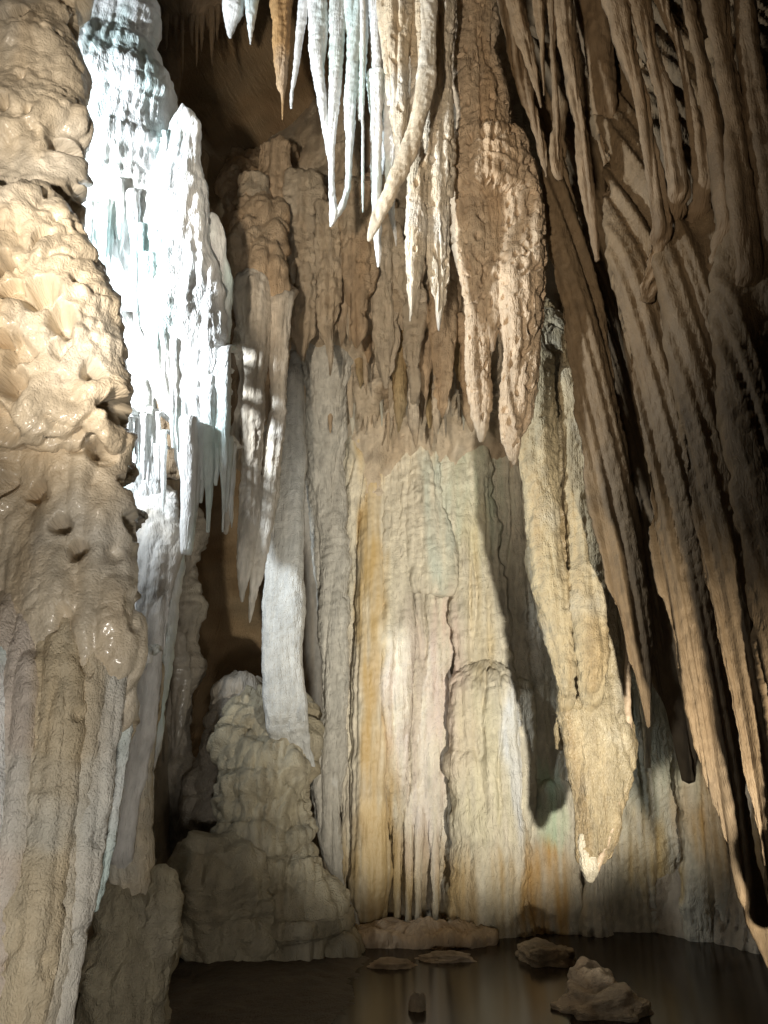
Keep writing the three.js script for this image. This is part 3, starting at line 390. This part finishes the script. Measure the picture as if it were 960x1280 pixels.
// small brown stalactites of the roof and of the overhang above the pale wall
{
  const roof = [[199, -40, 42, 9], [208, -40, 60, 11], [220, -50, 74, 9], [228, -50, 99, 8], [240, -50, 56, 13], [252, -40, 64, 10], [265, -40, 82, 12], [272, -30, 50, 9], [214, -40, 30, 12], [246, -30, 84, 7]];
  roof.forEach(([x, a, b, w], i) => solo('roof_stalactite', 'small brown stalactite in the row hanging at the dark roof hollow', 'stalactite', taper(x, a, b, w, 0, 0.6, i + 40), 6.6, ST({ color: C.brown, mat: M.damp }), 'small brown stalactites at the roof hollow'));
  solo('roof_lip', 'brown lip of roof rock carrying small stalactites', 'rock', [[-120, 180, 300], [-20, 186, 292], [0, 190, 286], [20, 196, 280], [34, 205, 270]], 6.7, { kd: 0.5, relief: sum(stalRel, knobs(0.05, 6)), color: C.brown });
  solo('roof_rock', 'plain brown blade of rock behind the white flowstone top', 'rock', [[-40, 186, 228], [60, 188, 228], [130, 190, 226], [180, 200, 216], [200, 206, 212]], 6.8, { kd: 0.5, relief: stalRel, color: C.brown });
  const r = rng(5), over = [];
  [[360, 330, 470, 34], [392, 300, 450, 30], [412, 330, 480, 30], [430, 360, 460, 26], [448, 300, 440, 36], [470, 330, 488, 30], [486, 380, 500, 24], [500, 380, 540, 24], [516, 400, 560, 22], [530, 380, 500, 22], [548, 420, 556, 20], [570, 400, 470, 26], [462, 400, 520, 20], [590, 420, 540, 22], [340, 300, 430, 34], [318, 300, 420, 34], [300, 290, 400, 36], [424, 280, 380, 28], [476, 280, 400, 30], [400, 380, 470, 20], [380, 360, 440, 22], [536, 440, 535, 14], [494, 430, 548, 14], [560, 440, 520, 16], ...(() => { const q = rng(31), o = []; for (let i = 0; i < 40; i++) { const x = 322 + q() * 290, y = 230 + q() * 190; o.push([x, y, y + 30 + q() * q() * 100, 12 + q() * 22]); } for (let i = 0; i < 22; i++) { const x = 372 + q() * 235, y = 420 + q() * 30; o.push([x, y, y + 40 + q() * q() * 110, 8 + q() * 10]); } return o; })()]
    .map(([x, a, b, w], i) => i < 24 && x < 500 ? [x + (i * 37 % 11) - 5, a + (i * 29 % 40) - 20, a + (b - a) * (0.45 + 0.09 * (i * 7 % 6)), w] : [x, a, b, w])
    .forEach(([x, a, b, w], i) => solo('overhang_stalactite', (i % 7 === 0 ? 'ochre' : i % 3 ? 'beige' : 'brown') + (b - a > 95 ? ' long' : ' stubby') + ' stalactite in the cluster above the pale back wall', 'stalactite', taper(x, a - 20, b, w * 1.1, (r() - 0.5) * 8, 0.55, i + 90), (a < 400 ? wallD(x, Math.min((a + b) / 2, 430)) - 0.1 - r() * 0.12 : wallD(x, a + 10) + 0.02 + r() * 0.15), ST({ color: i % 7 === 0 ? C.gold : i % 3 ? C.beige : C.tan, res: 0.018, relief: sum(stalRel, knobs(0.04, 6, 0.5)), mat: M.damp, sink: [0.5, 0] }), 'stubby stalactites of the overhang'));
}

{ // short drips over the top edge of the pale wall
  const q = rng(8); for (let i = 0; i < 20; i++) { const x = 440 + i * 8.6 + q() * 6, y = 476 + q() * 30; solo('fringe_stalactite', 'short pale drip in the fringe along the top edge of the pale wall', 'stalactite', taper(x, y - 30, y + 34 + q() * q() * 70, 7 + q() * 9, (q() - 0.5) * 5, 0.65, i + 300), wallD(x, y + 10) - 0.06 - q() * 0.12, ST({ color: i % 4 ? C.beige : C.pale, res: 0.017, mat: M.damp, sink: [0.5, 0] }), 'fringe along the top edge of the pale wall'); }
}
// golden stalactite in front of the right half of the wall
const goldRel = sum(bulge(0.04, 2, 0.6), knobs(0.014, 14, 0.8), flute(0.03, 6, 0.1), grooves(0.02, 8, 0.1), crinkle(0.014, 16, 3));
const goldCol = mineral([0.32, 0.26, 0.16], [0.27, 0.18, 0.08], [0.37, 0.335, 0.26], { s: 0.6, p: 0.6, sf: 4, pf: 2.2 });
set('golden_stalactite', 'huge golden wet stalactite tapering to a pale curled point', 'stalactite', [
  ['body', [[330, 668, 706], [420, 664, 712], [500, 658, 735], [560, 655, 756], [620, 656, 770], [690, 660, 780], [760, 674, 786], [840, 690, 790], [900, 698, 790], [960, 706, 786], [1010, 716, 776], [1050, 722, 766], [1080, 726, 756]], 7.25, { kd: 0.36, res: 0.013, relief: goldRel, color: goldCol, mat: M.moist, sink: [0.6, 0] }],
  ['rib', [[400, 662, 692], [480, 654, 690], [560, 652, 694], [640, 656, 700], [720, 668, 708], [800, 682, 716], [880, 696, 720], [940, 704, 722]], 7.06, { kd: 0.8, res: 0.013, relief: sum(ribRel, knobs(0.03, 9, 0.8)), color: goldCol, mat: M.damp, sink: [0.3, 0.4] }],
  ['rib', [[420, 700, 720], [500, 702, 732], [570, 704, 744], [640, 706, 752], [720, 710, 756], [800, 716, 754], [880, 724, 750], [930, 730, 746]], 7.04, { kd: 0.6, res: 0.013, relief: sum(ribRel, knobs(0.03, 9, 0.8)), color: goldCol, mat: M.damp, sink: [0.3, 0.4] }],
  ['edge', [[760, 776, 786], [850, 779, 789], [940, 776, 786], [1000, 769, 777], [1040, 759, 767], [1070, 748, 756], [1090, 740, 746]], 7.2, { kd: 1, res: 0.012, relief: stalRel, color: C.tan, mat: M.wet }],
  ['tip', [[1040, 722, 734], [1070, 723, 742], [1090, 727, 744], [1103, 736, 739]], 7.22, { kd: 0.8, res: 0.012, relief: stalRel, color: mineral([0.48, 0.42, 0.31], [0.42, 0.31, 0.17], [0.55, 0.52, 0.45]), mat: M.moist }],
]);

// ───────────────────────── brown draperies on the right ─────────────────────────
const drapeRel = sum(bulge(0.05, 1.6, 0.3), flute(0.035, 5, 0.06), crinkle(0.012, 13, 3), grooves(0.02, 6, 0.05));
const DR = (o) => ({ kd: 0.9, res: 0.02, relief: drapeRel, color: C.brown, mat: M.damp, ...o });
const thin = sum(bulge(0.02, 2, 0.3), flute(0.014, 8, 0.06), crinkle(0.006, 16, 3));
[['short tan fold nearest the pocked stalactite', [[-80, 620, 650], [0, 632, 656], [60, 648, 668], [110, 664, 678], [135, 674, 679]], 5.9],
 ['slanting tan fold crossing behind the thin ones', [[-80, 606, 634], [40, 630, 650], [110, 644, 664], [180, 668, 684], [222, 680, 686]], 6.05],
 ['thin straight tan fold among the slanting ones', [[-80, 652, 672], [0, 664, 682], [60, 672, 684], [120, 678, 682]], 5.75],
 ['thin tan fold ending in a stubby drip', [[-80, 666, 690], [0, 680, 696], [70, 686, 696], [140, 688, 702], [190, 686, 702], [214, 690, 703], [226, 696, 702]], 5.7],
 ['long smooth fold reaching into the black gap', [[-80, 676, 706], [0, 690, 716], [80, 702, 722], [160, 716, 734], [230, 726, 742], [290, 738, 748], [326, 745, 749]], 5.6],
 ['dim brown fold on the far side of the black gap', [[-80, 698, 750], [0, 716, 764], [80, 734, 766], [160, 744, 768], [220, 758, 774], [265, 770, 777]], 5.9],
 ['pale edged fold curving to the drapery shoulder', [[-80, 734, 774], [0, 756, 784], [60, 772, 796], [120, 790, 812], [180, 802, 824], [270, 812, 838], [340, 820, 846]], 4.78],
 ['broad fold beside the black almond shaped gap', [[-80, 760, 800], [0, 784, 814], [60, 800, 824], [120, 816, 842], [200, 828, 856], [290, 842, 866]], 4.72],
 ['forked thin fold above the drapery sheet', [[-80, 800, 828], [0, 816, 840], [50, 838, 854], [100, 852, 864], [180, 862, 884], [280, 874, 896]], 4.7],
 ['thin dark fold near the right hand roof', [[-80, 836, 862], [0, 850, 872], [70, 868, 884], [140, 880, 900], [240, 894, 918], [330, 904, 926]], 4.55],
 ['brown fold near the right hand roof', [[-80, 862, 898], [0, 878, 908], [80, 896, 918], [160, 906, 930], [300, 918, 948], [400, 928, 956]], 4.42],
 ['outermost dark fold by the right hand wall', [[-80, 904, 936], [0, 916, 944], [100, 930, 954], [240, 944, 976], [400, 966, 984]], 4.4],
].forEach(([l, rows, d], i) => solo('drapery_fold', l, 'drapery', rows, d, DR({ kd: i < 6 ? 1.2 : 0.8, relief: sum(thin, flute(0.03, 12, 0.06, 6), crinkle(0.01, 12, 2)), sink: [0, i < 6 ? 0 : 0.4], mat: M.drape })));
const fold = (a, f, k, o) => (x, y, z) => { const n = Math.abs(noise((x + k * (y - 3) + 0.02 * (y - 3) ** 2) * f + o, y * 0.12 + o, o)) * 2.2; return a * (Math.pow(Math.min(n, 1.2), 0.6) - 0.6); };   // folds that lean with the sheet
const sheetRel = sum(fold(0.10, 4, 0.10, 1.3), fold(0.06, 9, 0.11, 5.7), fold(0.022, 20, 0.12, 9.1), bulge(0.03, 1.6, 0.3), crinkle(0.012, 16, 3));
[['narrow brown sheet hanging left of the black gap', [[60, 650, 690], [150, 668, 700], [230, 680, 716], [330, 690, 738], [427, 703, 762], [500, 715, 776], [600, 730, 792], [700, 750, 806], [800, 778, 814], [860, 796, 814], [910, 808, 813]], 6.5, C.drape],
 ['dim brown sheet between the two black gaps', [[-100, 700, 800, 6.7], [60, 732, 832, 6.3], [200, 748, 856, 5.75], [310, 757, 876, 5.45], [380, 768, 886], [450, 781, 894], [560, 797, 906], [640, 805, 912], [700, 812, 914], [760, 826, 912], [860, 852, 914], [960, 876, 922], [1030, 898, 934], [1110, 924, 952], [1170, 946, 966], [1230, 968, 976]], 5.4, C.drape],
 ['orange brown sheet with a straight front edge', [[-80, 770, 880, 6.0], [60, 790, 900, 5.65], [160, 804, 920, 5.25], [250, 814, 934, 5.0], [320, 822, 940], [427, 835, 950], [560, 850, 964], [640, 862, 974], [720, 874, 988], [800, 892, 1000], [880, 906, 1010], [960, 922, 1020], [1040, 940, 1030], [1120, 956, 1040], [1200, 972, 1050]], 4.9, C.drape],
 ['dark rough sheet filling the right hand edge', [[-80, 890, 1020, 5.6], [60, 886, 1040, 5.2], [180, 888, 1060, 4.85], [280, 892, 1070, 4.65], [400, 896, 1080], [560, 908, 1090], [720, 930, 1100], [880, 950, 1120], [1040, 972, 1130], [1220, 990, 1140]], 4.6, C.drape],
 ['smooth brown backing sheet added to keep the gaps black', [[-120, 620, 990], [100, 670, 990], [300, 716, 940], [420, 730, 850], [560, 748, 850], [700, 774, 850], [800, 800, 852], [900, 830, 866], [980, 850, 872]], 7.3, C.drape],  // dark backing added so no lit wall shows through the gaps
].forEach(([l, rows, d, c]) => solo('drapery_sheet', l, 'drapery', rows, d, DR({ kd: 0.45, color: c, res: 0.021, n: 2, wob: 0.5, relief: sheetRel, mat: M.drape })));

// ───────────────────────── ledge and rocks at the water ─────────────────────────
const rockRel = sum(bulge(0.03, 4, 1), knobs(0.05, 7, 1), crinkle(0.016, 14, 3));
const onWater = (px, py) => { const b = -(py - 640) / FPX, y = SP + b * CP, z = -CP + b * SP, t = -EYE / y; return V((px - 480) / FPX * t, 0, z * t); };
function boulder(label, px, py, rx, ry, rz, color, seed, cat_ = 'rock') {
  const g = new THREE.IcosahedronGeometry(1, 18), p = g.attributes.position, c = onWater(px, py); const col = new Float32Array(p.count * 3);
  for (let i = 0; i < p.count; i++) {
    let x = p.getX(i), y = p.getY(i), z = p.getZ(i); const e = 0.9, f = (a) => Math.sign(a) * Math.pow(Math.abs(a), e); const k = 1 + 0.4 * noise(x * 1.3 + seed, y * 1.3, z * 1.3) + 0.16 * noise(x * 3.3 + seed, y * 3.3, z * 3.3) + 0.05 * noise(x * 8 + seed, y * 8, z * 8);
    const X = f(x) * rx * k, Y = f(y) * ry * k, Z = f(z) * rz * k, h = rockRel(X + c.x, Y, Z + c.z) * Math.min(0.6, ry * 3);
    p.setXYZ(i, X + x * h, Y + y * h, Z + z * h); col.set(color(X + c.x, Y, Z + c.z), i * 3);
  }
  g.setAttribute('color', new THREE.BufferAttribute(col, 3)); g.computeVertexNormals();
  const me = new THREE.Mesh(g, M.lumpy); me.name = numbered('pool_rock'); me.position.copy(c); scene.add(me); return tag(me, label, cat_);
}
solo('rimstone_ledge', 'crusty tan rimstone ledge along the foot of the back wall', 'ledge', [[1158, 446, 592, 9.0], [1170, 430, 604, 8.75], [1185, 436, 602, 8.7], [1200, 448, 596, 8.65], [1225, 452, 592, 8.65]], 8.7, { kd: 0.22, n: 2.6, res: 0.014, wob: 2, relief: sum(rockRel, knobs(0.1, 5, 1), crinkle(0.04, 10, 3)), color: C.tan });
boulder('flat topped tan rock in the pool', 752, 1262, 0.32, 0.15, 0.24, C.tan, 1);
boulder('rounded brown cap rock resting on the flat topped one', 742, 1250, 0.2, 0.21, 0.2, C.tan, 2);
boulder('thin tan slab of rock just off the ledge', 490, 1208, 0.2, 0.05, 0.1, C.tan, 3);
boulder('small stone with a knob in front of the ledge', 522, 1262, 0.06, 0.1, 0.06, C.tan, 4);
boulder('long flat stone at the right end of the ledge', 556, 1200, 0.24, 0.06, 0.1, C.tan, 5);
boulder('low dark rock added as the domed shadow under the green and orange apron', 684, 1200, 0.26, 0.14, 0.25, C.umber, 6);  // added in place of a rounded shadow at the wall foot

{ // rocks between the low lamp and the water
  const spots = [[1.02, -3.3, 0.34, 0.22], [1.5, -3.5, 0.36, 0.23], [2.0, -3.3, 0.4, 0.24], [0.6, -3.5, 0.34, 0.21], [0.2, -3.2, 0.34, 0.2]];
  spots.forEach(([x, z, w, h], i) => { const b = boulder('rounded brown rock on the near shore in front of the low floodlight', 480, 1240, w, h, 0.22, C.brown, 20 + i); b.position.set(x, 0, z); b.userData.group = 'rocks on the near shore'; });
}

// ───────────────────────── lamps ─────────────────────────
for (const L of LAMPS) {
  const G = new THREE.Group(); G.name = numbered('floodlight'); G.position.copy(L.at);
  const metal = new THREE.MeshStandardMaterial({ color: new THREE.Color(0.12, 0.12, 0.12), roughness: 0.5, metalness: 0.6 });
  const glow = new THREE.MeshStandardMaterial({ color: new THREE.Color(0.8, 0.8, 0.8), emissive: new THREE.Color(...L.color), emissiveIntensity: 6 });
  const can = new THREE.Mesh(new THREE.LatheGeometry([[0.001, -0.13], [0.035, -0.13], [0.05, -0.1], [0.055, -0.03], [0.07, -0.012], [0.07, -0.004], [0.06, -0.004], [0.06, -0.016], [0.001, -0.016]].map(([x, y]) => new THREE.Vector2(x, y)), 28), metal); can.name = 'housing';
  const lens = new THREE.Mesh(new THREE.CylinderGeometry(0.058, 0.058, 0.006, 28), glow); lens.name = 'lens'; lens.position.y = -0.01;
  const yoke = new THREE.Mesh(new THREE.TorusGeometry(0.085, 0.007, 8, 24, Math.PI), metal); yoke.name = 'bracket'; yoke.position.y = -0.06; yoke.rotation.x = Math.PI;
  G.add(can, lens, yoke); const dir = L.aim.clone().sub(L.at).normalize(); G.quaternion.setFromUnitVectors(V(0, 1, 0), dir); scene.add(G); tag(G, L.label, 'floodlight');
  const s = new THREE.SpotLight(new THREE.Color(...L.color), L.cd, 0, L.angle, L.pen, 2); s.position.copy(L.at).addScaledVector(dir, 0.01); s.target.position.copy(L.aim); s.castShadow = true; s.shadow.radius = L.size; s.shadow.mapSize.set(2048, 2048); scene.add(s, s.target);
}

renderer.render(scene, camera);
